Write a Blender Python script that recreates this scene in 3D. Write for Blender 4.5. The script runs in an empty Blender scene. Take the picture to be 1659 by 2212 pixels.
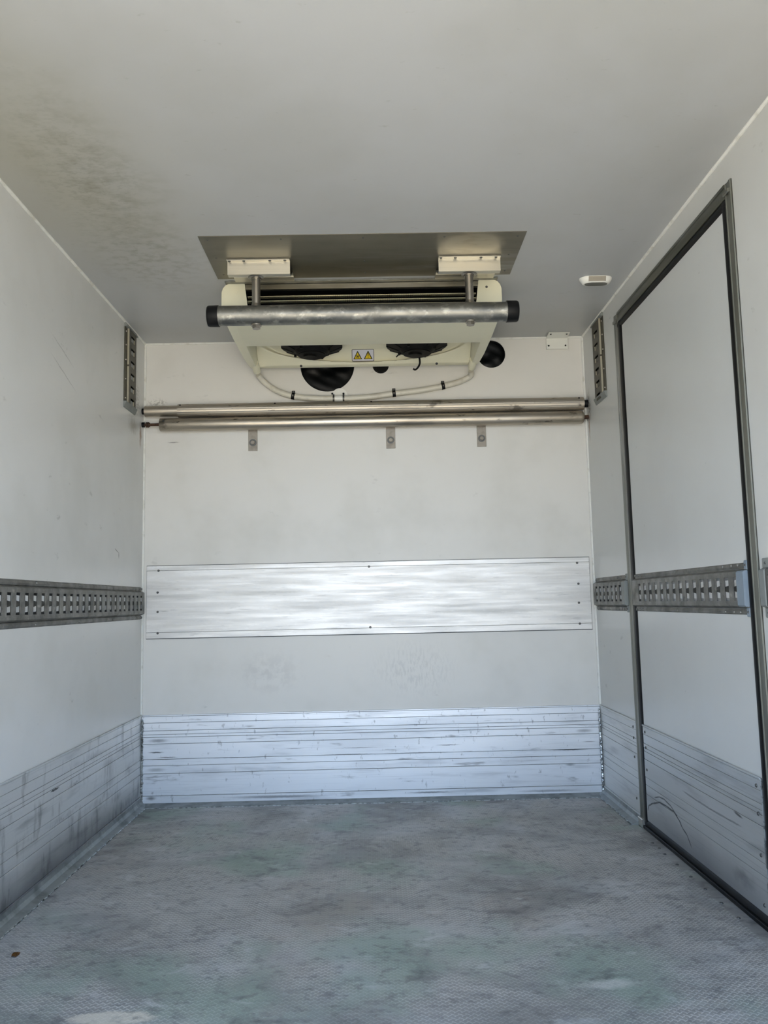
import bpy, bmesh, math, random
import numpy as np
from mathutils import Vector, Matrix
random.seed(7); rng = np.random.default_rng(7)
D = bpy.data; SC = bpy.context.scene; COL = SC.collection
W, H = 2.05, 2.085          # inside width and height of the box body
YO = -3.15                  # open rear end of the box body

# ------------------------------------------------------------------ camera
def make_camera():
    f, p, yw, r = 1752.5, 0.110523, -0.0143913, -0.0215629
    cp, sp, cy, sy, cr, sr = math.cos(p), math.sin(p), math.cos(yw), math.sin(yw), math.cos(r), math.sin(r)
    Rz = Matrix(((cy, -sy, 0), (sy, cy, 0), (0, 0, 1)))
    right, fwd, up = Rz @ Vector((1, 0, 0)), Rz @ Vector((0, cp, sp)), Rz @ Vector((0, -sp, cp))
    R = right * cr + up * sr; U = up * cr - right * sr
    cd = D.cameras.new('camera'); cd.sensor_fit = 'HORIZONTAL'; cd.sensor_width = 36.0
    cd.lens = 36.0 * f / 1659; cd.clip_start = 0.05; cd.clip_end = 300
    o = D.objects.new('camera', cd); COL.objects.link(o)
    m = Matrix((R, U, -fwd)).transposed().to_4x4(); m.translation = (1.04569, -3.69296, 0.863284)
    o.matrix_world = m; SC.camera = o
make_camera()

# ------------------------------------------------------------------ world, sun, exposure
def make_world():
    w = D.worlds.new('sky'); SC.world = w; w.use_nodes = True
    nt = w.node_tree; nt.nodes.clear()
    out = nt.nodes.new('ShaderNodeOutputWorld'); bg = nt.nodes.new('ShaderNodeBackground')
    tc = nt.nodes.new('ShaderNodeTexCoord'); sx = nt.nodes.new('ShaderNodeSeparateXYZ')
    rp = nt.nodes.new('ShaderNodeValToRGB')
    nt.links.new(tc.outputs['Generated'], sx.inputs[0]); nt.links.new(sx.outputs['Z'], rp.inputs[0])
    e = rp.color_ramp.elements
    e[0].position = 0.0; e[0].color = (0.67, 0.82, 1.0, 1)
    e[1].position = 0.7; e[1].color = (0.34, 0.56, 0.98, 1)
    nt.links.new(rp.outputs[0], bg.inputs[0]); bg.inputs[1].default_value = 2.6
    nt.links.new(bg.outputs[0], out.inputs[0])
    sl = D.lights.new('sun', 'SUN'); sl.energy = 26.0; sl.angle = 0.009; sl.color = (1.0, 0.91, 0.755)
    so = D.objects.new('sun', sl); COL.objects.link(so)
    so.rotation_euler = Vector((0.55, -0.42, -0.72)).to_track_quat('-Z', 'Y').to_euler()
make_world()
vs = SC.view_settings
vs.view_transform = 'Standard'; vs.look = 'None'; vs.gamma = 1.0; vs.use_curve_mapping = False
vs.exposure = 0.78

# ------------------------------------------------------------------ materials
def srgb(r, g, b):
    f = lambda c: (c / 255 / 12.92) if c <= 10 else ((c / 255 + 0.055) / 1.055) ** 2.4
    return (f(r), f(g), f(b), 1)
class M:
    """small builder for layered procedural materials in world coordinates"""
    def __init__(s, name, base, rough=0.5, metal=0.0, spec=0.5):
        s.m = D.materials.new(name); s.m.use_nodes = True; s.nt = s.m.node_tree
        s.b = s.nt.nodes['Principled BSDF']; s.L = s.nt.links
        s.b.inputs['Roughness'].default_value = rough; s.b.inputs['Metallic'].default_value = metal
        s.b.inputs['Specular IOR Level'].default_value = spec
        g = s.nt.nodes.new('ShaderNodeNewGeometry'); s.pos = g.outputs['Position']
        c = s.nt.nodes.new('ShaderNodeRGB'); c.outputs[0].default_value = base; s.col = c.outputs[0]
        s.L.new(s.col, s.b.inputs['Base Color']); s.bump = None
        s.rbase = rough
    def n(s, t): return s.nt.nodes.new(t)
    def noise(s, scale, stretch=(1, 1, 1), detail=4, rough=0.6, seed=0.0, distort=0.0):
        mp = s.n('ShaderNodeMapping'); mp.inputs['Scale'].default_value = stretch
        mp.inputs['Location'].default_value = (seed, seed * 1.7, seed * 0.3)
        s.L.new(s.pos, mp.inputs['Vector'])
        t = s.n('ShaderNodeTexNoise'); t.inputs['Scale'].default_value = scale
        t.inputs['Detail'].default_value = detail; t.inputs['Roughness'].default_value = rough
        t.inputs['Distortion'].default_value = distort
        s.L.new(mp.outputs[0], t.inputs['Vector']); return t.outputs['Fac']
    def rng(s, fac, lo, hi, a=0.0, b=1.0):
        r = s.n('ShaderNodeMapRange'); r.interpolation_type = 'SMOOTHSTEP'
        for i, v in zip((1, 2, 3, 4), (lo, hi, a, b)): r.inputs[i].default_value = v
        s.L.new(fac, r.inputs[0]); return r.outputs[0]
    def mul(s, a, b, op='MULTIPLY'):
        k = s.n('ShaderNodeMath'); k.operation = op
        for i, v in enumerate((a, b)):
            if isinstance(v, (int, float)): k.inputs[i].default_value = v
            else: s.L.new(v, k.inputs[i])
        return k.outputs[0]
    def over(s, color, fac):
        x = s.n('ShaderNodeMix'); x.data_type = 'RGBA'
        if isinstance(fac, (int, float)): x.inputs[0].default_value = fac
        else: s.L.new(fac, x.inputs[0])
        s.L.new(s.col, x.inputs[6]); x.inputs[7].default_value = color
        s.col = x.outputs[2]; s.L.new(s.col, s.b.inputs['Base Color']); return s
    def dirt(s, color, amt, scale, lo, hi, stretch=(1, 1, 1), seed=0.0, detail=4, distort=0.0, mask=None):
        f = s.mul(s.rng(s.noise(scale, stretch, detail, 0.6, seed, distort), lo, hi), amt)
        if mask is not None: f = s.mul(f, mask)
        return s.over(color, f)
    def ell(s, c, rad, rot=(0, 0, 0), soft=0.4, wob=0.0, wscale=30):
        """elliptical smudge mask of its own shape at point c"""
        src = s.pos
        if wob:
            t = s.n('ShaderNodeTexNoise'); t.inputs['Scale'].default_value = wscale
            s.L.new(s.pos, t.inputs['Vector'])
            a = s.n('ShaderNodeVectorMath'); a.operation = 'MULTIPLY_ADD'
            s.L.new(t.outputs['Color'], a.inputs[0]); a.inputs[1].default_value = (wob,) * 3
            b = s.n('ShaderNodeVectorMath'); b.operation = 'SUBTRACT'
            s.L.new(s.pos, a.inputs[2]); s.L.new(a.outputs[0], b.inputs[0]); b.inputs[1].default_value = (wob / 2,) * 3
            src = b.outputs[0]
        mp = s.n('ShaderNodeMapping'); mp.vector_type = 'TEXTURE'
        mp.inputs['Location'].default_value = c; mp.inputs['Rotation'].default_value = rot
        mp.inputs['Scale'].default_value = rad
        s.L.new(src, mp.inputs['Vector'])
        ln = s.n('ShaderNodeVectorMath'); ln.operation = 'LENGTH'; s.L.new(mp.outputs[0], ln.inputs[0])
        return s.rng(ln.outputs['Value'], 1.0, 1.0 - soft)
    def smudge(s, color, amt, c, rad, rot=(0, 0, 0), soft=0.5, wob=0.0, wscale=30, grain=None):
        f = s.mul(s.ell(c, rad, rot, soft, wob, wscale), amt)
        if grain: f = s.mul(f, s.rng(s.noise(*grain[:2]), grain[2], grain[3]))
        return s.over(color, f)
    def rvar(s, scale, lo, hi, a, b, stretch=(1, 1, 1), seed=3.0):
        s.L.new(s.rng(s.noise(scale, stretch, 4, 0.6, seed), lo, hi, a, b), s.b.inputs['Roughness']); return s
    def bmp(s, scale, strength, dist=0.001, stretch=(1, 1, 1), seed=1.0, detail=3):
        b = s.n('ShaderNodeBump'); b.inputs['Strength'].default_value = strength; b.inputs['Distance'].default_value = dist
        s.L.new(s.noise(scale, stretch, detail, 0.6, seed), b.inputs['Height'])
        if s.bump is not None: s.L.new(s.bump, b.inputs['Normal'])
        s.bump = b.outputs[0]; s.L.new(s.bump, s.b.inputs['Normal']); return s

WH = srgb(210, 210, 207)
GR = srgb(120, 118, 110)
m_back = (M('white_gelcoat_back', srgb(219, 217, 211), 0.38)
    .dirt(srgb(192, 190, 180), 0.45, 2.2, 0.45, 0.75).dirt(srgb(150, 148, 140), 0.3, 9, 0.66, 0.78, (1, 1, 2), 4)
    .dirt(srgb(130, 128, 122), 0.3, 60, 0.74, 0.78, (1, 1, 4), 9, 2)
    .smudge(srgb(172, 170, 166), 0.3, (0.57, 0, 0.56), (0.2, 1, 0.13), soft=0.9, wob=0.06, wscale=12, grain=(22, (1, 1, 1), 0.4, 0.6))
    .smudge(srgb(172, 172, 168), 0.3, (1.22, 0, 0.56), (0.25, 1, 0.16), soft=0.9, wob=0.08, wscale=14, grain=(30, (3, 1, 1), 0.45, 0.62))
    .smudge(srgb(110, 108, 100), 0.6, (0.06, 0, 1.80), (0.06, 1, 0.03), soft=0.8, wob=0.03, grain=(90, (1, 1, 1), 0.45, 0.6))
    .smudge(srgb(110, 108, 104), 0.7, (0.135, 0, 1.615), (0.035, 1, 0.004), soft=0.8, wob=0.006, wscale=60)
    .bmp(14, 0.05, 0.002)).m
m_left = (M('white_gelcoat_left', srgb(213, 213, 210), 0.30)
    .dirt(srgb(190, 190, 184), 0.5, 1.6, 0.4, 0.7).dirt(srgb(140, 140, 134), 0.45, 12, 0.64, 0.76, (1, 1, 2), 4)
    .smudge(srgb(92, 88, 76), 0.75, (0, -0.12, 1.79), (1, 0.06, 0.10), soft=0.8, wob=0.04, wscale=25, grain=(110, (1, 1, 1), 0.45, 0.58))
    .smudge(srgb(120, 84, 40), 0.9, (0, -0.058, 1.64), (1, 0.020, 0.075), soft=0.9, wob=0.03, wscale=40)
    .smudge(srgb(150, 146, 134), 0.7, (0, -0.17, 1.66), (1, 0.09, 0.05), soft=0.9, wob=0.05, wscale=60)
    .smudge(srgb(40, 40, 40), 0.8, (0, -0.345, 1.078), (1, 0.004, 0.018), (0.1, 0, 0), soft=0.5, wob=0.004, wscale=60)
    .smudge(srgb(60, 60, 60), 0.7, (0, -0.375, 1.095), (1, 0.03, 0.003), (-0.3, 0, 0), soft=0.5)
    .smudge(srgb(150, 150, 146), 0.6, (0, -0.985, 1.74), (1, 0.13, 0.003), (-0.28, 0, 0), soft=0.7, wob=0.006, wscale=40)
    .smudge(srgb(140, 140, 136), 0.6, (0, -0.97, 1.665), (1, 0.15, 0.003), (-0.30, 0, 0), soft=0.7, wob=0.008, wscale=30)
    .smudge(srgb(130, 130, 126), 0.3, (0, -0.97, 1.76), (1, 0.09, 0.03), (-0.8, 0, 0), soft=0.8, wob=0.03, wscale=30, grain=(60, (1, 1, 1), 0.55, 0.65))
    .bmp(10, 0.06, 0.002)).m
m_right = (M('white_gelcoat_right', srgb(202, 203, 200), 0.30)
    .dirt(srgb(190, 190, 186), 0.5, 1.6, 0.4, 0.7, seed=7).dirt(srgb(140, 140, 134), 0.35, 12, 0.66, 0.76, (1, 1, 2), 14)
    .smudge(srgb(98, 88, 70), 0.85, (2.05, -0.055, 1.74), (1, 0.035, 0.10), soft=0.9, wob=0.03, wscale=25, grain=(90, (1, 1, 1), 0.4, 0.55))
    .smudge(srgb(128, 88, 44), 0.9, (2.05, -0.045, 1.65), (1, 0.014, 0.09), soft=0.9, wob=0.03, wscale=40)
    .bmp(10, 0.06, 0.002)).m
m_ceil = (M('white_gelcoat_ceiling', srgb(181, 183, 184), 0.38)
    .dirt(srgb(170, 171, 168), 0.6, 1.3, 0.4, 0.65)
    .smudge(srgb(166, 163, 146), 0.75, (0.15, -1.50, 2.085), (0.55, 1.15, 1), (0, 0, -0.1), soft=1.0, wob=0.25, wscale=3)
    .smudge(srgb(122, 117, 98), 0.45, (0.26, -1.50, 2.085), (0.24, 0.70, 1), (0, 0, -0.1), soft=1.0, wob=0.2, wscale=6, grain=(14, (1, 1.3, 1), 0.40, 0.70))
    .smudge(srgb(112, 108, 90), 0.32, (0.24, -1.45, 2.085), (0.22, 0.60, 1), soft=1.0, wob=0.2, wscale=9, grain=(55, (1, 1.4, 1), 0.44, 0.68))
    .smudge(srgb(122, 118, 100), 0.5, (0.28, -0.95, 2.085), (0.26, 0.45, 1), soft=1.0, wob=0.2, wscale=7, grain=(26, (1, 1.4, 1), 0.42, 0.68))
    .dirt(srgb(150, 150, 144), 0.5, 22, 0.66, 0.78, (1, 2, 1), 11)
    .bmp(6, 0.08, 0.003)).m
m_door = (M('white_door_skin', srgb(199, 201, 199), 0.28).dirt(srgb(190, 190, 188), 0.45, 2, 0.4, 0.7, seed=5)
    .dirt(srgb(140, 140, 136), 0.4, 26, 0.70, 0.76, (1, 1, 2), 17).bmp(8, 0.05, 0.002)).m
m_seam = M('white_sealant', srgb(226, 226, 220), 0.45).dirt(srgb(180, 176, 160), 0.5, 20, 0.5, 0.7).m

def alu(name, base, rough, metal=0.85, dark=srgb(70, 72, 74), amt=0.5, axis='x', sc=18, seed=0.0, extra=None):
    st = {'x': (0.12, 1, 1), 'y': (1, 0.12, 1), 'z': (1, 1, 0.12), 'n': (1, 1, 1)}[axis]
    st2 = {'x': (0.04, 4, 4), 'y': (4, 0.04, 4), 'z': (4, 4, 0.04), 'n': (2, 2, 2)}[axis]
    k = M(name, base, rough, metal)
    k.dirt(dark, amt, sc, 0.50, 0.78, st, seed).dirt(dark, amt * 0.8, 60, 0.55, 0.8, st2, seed + 3)
    k.dirt(srgb(210, 212, 214), 0.35, 7, 0.5, 0.75, st, seed + 8)
    k.rvar(9, 0.3, 0.7, rough * 0.85, min(1, rough * 1.25), st)
    k.bmp(70, 0.10, 0.0006, st2)
    return k
# worn aluminium, back kick plate: dark rub marks
kb = alu('scuffed_aluminium_back', srgb(220, 223, 227), 0.44, 0.75, srgb(120, 124, 130), 0.45, 'x')
kb.dirt(srgb(96, 98, 102), 0.6, 20, 0.60, 0.74, (0.25, 1, 1.6), 31).dirt(srgb(110, 112, 116), 0.5, 45, 0.62, 0.72, (1, 1, 0.5), 37)
for (x, z, rx, rz, a) in ((0.07, 0.225, 0.045, 0.0045, .9), (0.12, 0.203, 0.06, 0.0028, .9), (0.10, 0.194, 0.08, 0.0032, .7),
        (0.08, 0.275, 0.06, 0.012, .55), (0.07, 0.15, 0.055, 0.012, .4), (0.42, 0.1945, 0.16, 0.0022, .6), (0.68, 0.2275, 0.05, 0.002, .8),
        (0.95, 0.225, 0.14, 0.0022, .6), (0.92, 0.197, 0.16, 0.0035, .6), (1.36, 0.2273, 0.07, 0.003, .75), (1.25, 0.197, 0.2, 0.003, .5),
        (1.90, 0.194, 0.13, 0.0045, .8), (1.99, 0.227, 0.04, 0.003, .6), (1.97, 0.275, 0.05, 0.012, .45), (0.60, 0.024, 0.28, 0.009, .6),
        (1.28, 0.026, 0.14, 0.006, .7), (0.05, 0.03, 0.03, 0.012, .7), (1.8, 0.02, 0.2, 0.008, .45), (1.9, 0.13, 0.03, 0.008, .5)):
    kb.smudge(srgb(48, 50, 54), a, (x, 0, z), (rx, 1, rz), soft=0.9, wob=0.004, wscale=70)
m_kick_back = kb.m
kl = alu('grimy_aluminium_left', srgb(214, 215, 214), 0.46, 0.60, srgb(120, 124, 126), 0.55, 'y')
for (y, z, ry, rz, a) in ((-0.45, 0.24, 0.12, 0.12, .35), (-0.62, 0.32, 0.2, 0.02, .4), (-0.35, 0.12, 0.10, 0.03, .5), (-0.2, 0.06, 0.2, 0.03, .5),
        (-0.8, 0.27, 0.10, 0.008, .5), (-0.5, 0.15, 0.3, 0.02, .3), (-0.9, 0.18, 0.2, 0.012, .35)):
    kl.smudge(srgb(44, 46, 50), a, (0, y, z), (1, ry, rz), soft=1.0, wob=0.06, wscale=20, grain=(70, (1, 2.5, 0.3), 0.35, 0.62))
kl.smudge(srgb(70, 74, 78), 0.75, (0, -1.2, 0.02), (1, 2.6, 0.15), soft=1.0, wob=0.05, wscale=7)
kl.dirt(srgb(58, 60, 62), 0.5, 16, 0.52, 0.72, (1, 1, 0.35), 44)
kl.smudge(srgb(20, 20, 20), 0.9, (0, -0.98, 0.285), (1, 0.045, 0.004), soft=0.5, wob=0.012, wscale=130)
m_kick_left = kl.m
m_kick_right = alu('grimy_aluminium_right', srgb(214, 215, 214), 0.46, 0.62, srgb(130, 133, 136), 0.5, 'y', seed=20).m
kd = alu('worn_aluminium_door', srgb(196, 198, 198), 0.42, 0.65, srgb(112, 114, 118), 0.5, 'y', seed=30)
arc = ((-0.600, .078), (-0.615, .098), (-0.655, .114), (-0.73, .136), (-0.80, .140), (-0.875, .138), (-0.915, .122), (-0.945, .104), (-0.98, .092), (-1.01, .066))
arc2 = ((-0.684, .142), (-0.73, .155), (-0.78, .158), (-0.845, .150), (-0.90, .128), (-0.93, .118))
arc3 = ((-0.98, .228), (-1.07, .225), (-1.19, .224), (-1.30, .226), (-1.38, .228))
for pts, wd, a in ((arc, 0.0042, .85), (arc2, 0.0035, .75), (arc3, 0.004, .45)):
    for p, q in zip(pts, pts[1:]):
        dy, dz = q[0] - p[0], q[1] - p[1]; L = math.hypot(dy, dz)
        kd.smudge(srgb(26, 28, 32), a, (2.05, (p[0] + q[0]) / 2, (p[1] + q[1]) / 2), (1, L * 0.85, wd), (math.atan2(dz, dy), 0, 0), soft=0.6, wob=0.003, wscale=60)
kd.smudge(srgb(78, 80, 88), 0.6, (2.05, -1.1, 0.03), (1, 0.9, 0.13), soft=1.0, wob=0.04, wscale=7)
kd.smudge(srgb(30, 32, 36), 0.8, (2.05, -1.375, 0.256), (1, 0.035, 0.005), (0.1, 0, 0), soft=0.6)
kd.smudge(srgb(40, 40, 50), 0.4, (2.05, -1.38, 0.09), (1, 0.10, 0.03), soft=1.0, wob=0.04)
m_kick_door = kd.m
m_panel = (M('brushed_aluminium_panel', srgb(214, 212, 208), 0.48, 0.6)
    .dirt(srgb(178, 177, 172), 0.5, 50, 0.48, 0.72, (0.05, 1, 1), 3).dirt(srgb(240, 238, 234), 0.5, 60, 0.50, 0.74, (0.05, 1, 1.5), 7, 6)
    .dirt(srgb(168, 168, 166), 0.5, 120, 0.60, 0.75, (0.12, 1, 1), 11).dirt(srgb(240, 238, 234), 0.25, 90, 0.54, 0.72, (0.3, 1, 1.4), 15, 6)
    .smudge(srgb(120, 120, 118), 0.6, (0.46, 0, 0.845), (0.05, 1, 0.002), soft=0.8, wob=0.004).smudge(srgb(120, 120, 118), 0.6, (0.1, 0, 0.842), (0.03, 1, 0.0016), soft=0.8, wob=0.003)
    .rvar(40, 0.3, 0.7, 0.40, 0.56, (0.08, 1, 1)).bmp(90, 0.12, 0.0005, (0.05, 1, 3))).m
m_plate = (alu('dull_ceiling_sheet', srgb(122, 118, 106), 0.34, 0.9, srgb(96, 92, 82), 0.5, 'x', 8, 50)
           .smudge(srgb(176, 168, 150), 0.5, (1.41, -1.02, 2.085), (0.125, 0.10, 1), soft=0.3)
           .dirt(srgb(110, 106, 94), 0.4, 26, 0.5, 0.7, (0.4, 1, 1), 5)).m
m_bracket = alu('bare_bracket_aluminium', srgb(202, 198, 186), 0.36, 0.9, srgb(150, 148, 140), 0.35, 'x', 20, 60).m
m_galv = (M('galvanised_steel', srgb(138, 137, 131), 0.36, 0.85)
    .dirt(srgb(96, 98, 98), 0.75, 16, 0.45, 0.7, (0.5, 1, 1), 1).dirt(srgb(200, 198, 188), 0.6, 34, 0.5, 0.72, (0.7, 1, 1), 5)
    .dirt(srgb(60, 62, 62), 0.6, 70, 0.62, 0.72, (0.3, 1, 1), 9).rvar(22, 0.3, 0.7, 0.36, 0.56, (0.6, 1, 1)).bmp(60, 0.15, 0.0006)).m
m_tube = (alu('worn_load_bar_aluminium', srgb(184, 175, 160), 0.40, 0.92, srgb(96, 92, 84), 0.7, 'x', 26, 70)
    .dirt(srgb(60, 58, 54), 0.75, 42, 0.62, 0.72, (0.3, 1, 1), 12).dirt(srgb(70, 66, 60), 0.6, 14, 0.62, 0.70, (0.6, 1, 1), 22, 6)).m
m_rail = (M('dirty_rail_steel', srgb(120, 119, 114), 0.5, 0.6)
    .dirt(srgb(74, 74, 70), 0.6, 18, 0.42, 0.7, (1, 1, 1), 2).dirt(srgb(170, 168, 158), 0.55, 30, 0.6, 0.75, (1, 0.5, 1), 6)
    .dirt(srgb(60, 58, 52), 0.6, 80, 0.6, 0.75, (1, 1, 1), 8).rvar(20, 0.3, 0.7, 0.38, 0.65).bmp(50, 0.25, 0.0008)).m
m_slot_glint = M('white_slot_glint', srgb(246, 246, 243), 0.35).dirt(srgb(200, 198, 190), 0.3, 60, 0.5, 0.7).m  # white stands in for daylight reflected by the bent slot metal
m_vrail = M('dark_anchor_steel', srgb(92, 89, 78), 0.5, 0.6).dirt(srgb(66, 64, 56), 0.6, 30, 0.45, 0.7).m
m_vside_lit = M('lit_anchor_edge', srgb(178, 172, 152), 0.35, 0.3).m  # steel painted lighter where its side faces the daylight opening
m_capgrey = M('grey_plastic_cap', srgb(126, 130, 127), 0.5).dirt(srgb(100, 104, 102), 0.4, 20, 0.5, 0.7).m
m_capblue = M('blue_grey_plastic_cap', srgb(126, 139, 150), 0.5).dirt(srgb(114, 128, 142), 0.4, 20, 0.5, 0.7).m
m_black = M('black_rubber', srgb(9, 9, 10), 0.5, 0, 0.28).dirt(srgb(24, 24, 24), 0.5, 30, 0.5, 0.8).m
m_matt = M('matt_black_interior', (0.004, 0.004, 0.004, 1), 0.9, 0, 0.1).m
m_film = M('black_foil', srgb(5, 7, 8), 0.36, 0, 0.2).bmp(14, 0.4, 0.006).m
m_fan = M('black_fan_plastic', (0.0022, 0.0022, 0.0022, 1), 0.55, 0, 0.18).m
m_cove = M('grimy_cove_aluminium', srgb(134, 138, 136), 0.5, 0.45).dirt(srgb(84, 88, 86), 0.7, 12, 0.42, 0.7).dirt(srgb(160, 164, 160), 0.5, 30, 0.55, 0.75).m
m_groove_edge = M('dark_groove_and_edge_shadow', srgb(74, 76, 78), 0.6, 0.5).m
m_cream = (M('cream_plastic_cover', srgb(228, 225, 200), 0.36).dirt(srgb(214, 211, 186), 0.5, 3, 0.4, 0.7)
    .dirt(srgb(150, 146, 120), 0.35, 70, 0.7, 0.76)).m
m_hose = M('grey_white_hose', srgb(212, 208, 194), 0.38).dirt(srgb(170, 164, 148), 0.5, 14, 0.5, 0.7).m
m_white = M('white_plastic', srgb(232, 232, 226), 0.35).m
m_wpaint = M('white_painted_steel', srgb(222, 222, 214), 0.4).m
m_lens = M('clear_ribbed_lens', srgb(160, 154, 142), 0.3, 0.1).m
m_lensg = M('grey_lens_window', srgb(104, 104, 98), 0.35).m
m_steel = M('stainless_steel', srgb(160, 155, 146), 0.32, 0.95).m
m_strap = M('dull_strap_steel', srgb(150, 143, 132), 0.5, 0.6).dirt(srgb(110, 104, 96), 0.5, 40, 0.4, 0.7).m
m_screw = M('dull_screw_steel', srgb(92, 92, 90), 0.45, 0.8).m
m_rust = M('rusty_steel', srgb(84, 58, 40), 0.6, 0.4).dirt(srgb(50, 40, 34), 0.7, 60, 0.4, 0.6).m
m_weld = M('weld_metal', srgb(200, 205, 206), 0.3, 0.85).dirt(srgb(80, 82, 82), 0.7, 60, 0.45, 0.6).m
m_fin = M('aluminium_fins', srgb(210, 206, 176), 0.35, 0.7).m
m_lblack = M('label_black', srgb(24, 18, 16), 0.5).m
m_lwhite = M('label_white', srgb(214, 214, 222), 0.45).m
m_lyellow = M('label_yellow', srgb(226, 196, 24), 0.45).m
m_frame = alu('dull_frame_aluminium', srgb(134, 134, 126), 0.42, 0.85, srgb(84, 84, 76), 0.4, 'z', 16, 80).m
m_frameh = alu('dull_header_aluminium', srgb(104, 104, 92), 0.42, 0.85, srgb(70, 70, 60), 0.4, 'y', 12, 85).m
m_leaf = M('dry_leaf', srgb(120, 80, 28), 0.7).dirt(srgb(70, 44, 16), 0.7, 150, 0.45, 0.6).m

def floor_mat(name, lift):
    k = M(name, srgb(169 + lift, 167 + lift, 162 + lift), 0.52, 0.3)
    k.dirt(srgb(112, 113, 112), 0.6, 2.6, 0.42, 0.68, (1, 1.2, 1), 0, 5, 0.6)
    k.dirt(srgb(190, 191, 190), 0.55, 1.9, 0.48, 0.70, (1, 1.3, 1), 5, 5, 0.8)
    k.dirt(srgb(138, 160, 144), 0.55, 1.8, 0.5, 0.66, (1, 1, 1), 9, 3)
    k.dirt(srgb(166, 154, 144), 0.4, 2.0, 0.55, 0.7, (1, 1, 1), 13, 4)
    k.dirt(srgb(84, 85, 86), 0.6, 7, 0.56, 0.74, (1, 1.4, 1), 17, 6, 0.5)
    k.dirt(srgb(204, 205, 204), 0.5, 10, 0.56, 0.74, (0.8, 1.3, 1), 21, 6, 0.6)
    # pale bare patches, bottom left and right of the picture
    k.smudge(srgb(214, 206, 190), 0.8, (0.475, -1.86, 0), (0.11, 0.035, 1), soft=0.35, wob=0.03, wscale=18)
    k.smudge(srgb(206, 206, 200), 0.6, (1.56, -1.77, 0), (0.10, 0.03, 1), (0, 0, 0.1), soft=0.8, wob=0.04, wscale=18)
    for (a, b) in (((0.19, -0.285), (0.49, -0.185)), ((0.49, -0.185), (0.82, -0.128)), ((0.02, -0.33), (0.15, -0.31))):
        dx, dy = b[0] - a[0], b[1] - a[1]
        k.smudge(srgb(190, 192, 194), 0.5, ((a[0] + b[0]) / 2, (a[1] + b[1]) / 2, 0), (math.hypot(dx, dy) * 0.55, 0.007, 1), (0, 0, math.atan2(dy, dx)), soft=0.9, wob=0.01)
    k.dirt(srgb(92, 93, 94), 0.5, 34, 0.5, 0.7, (1, 1.3, 1), 33, 5)
    k.rvar(5, 0.3, 0.7, 0.40, 0.62)
    return k.m
m_floor = floor_mat('worn_tread_floor', -14)
m_tread = floor_mat('worn_tread_bars', 22)
m_ground = M('concrete_yard', srgb(176, 168, 152), 0.9).dirt(srgb(140, 134, 122), 0.6, 0.6, 0.4, 0.7).dirt(srgb(120, 116, 108), 0.5, 6, 0.5, 0.75).m
m_outer = M('white_outer_skin', srgb(225, 226, 226), 0.3).m

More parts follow.
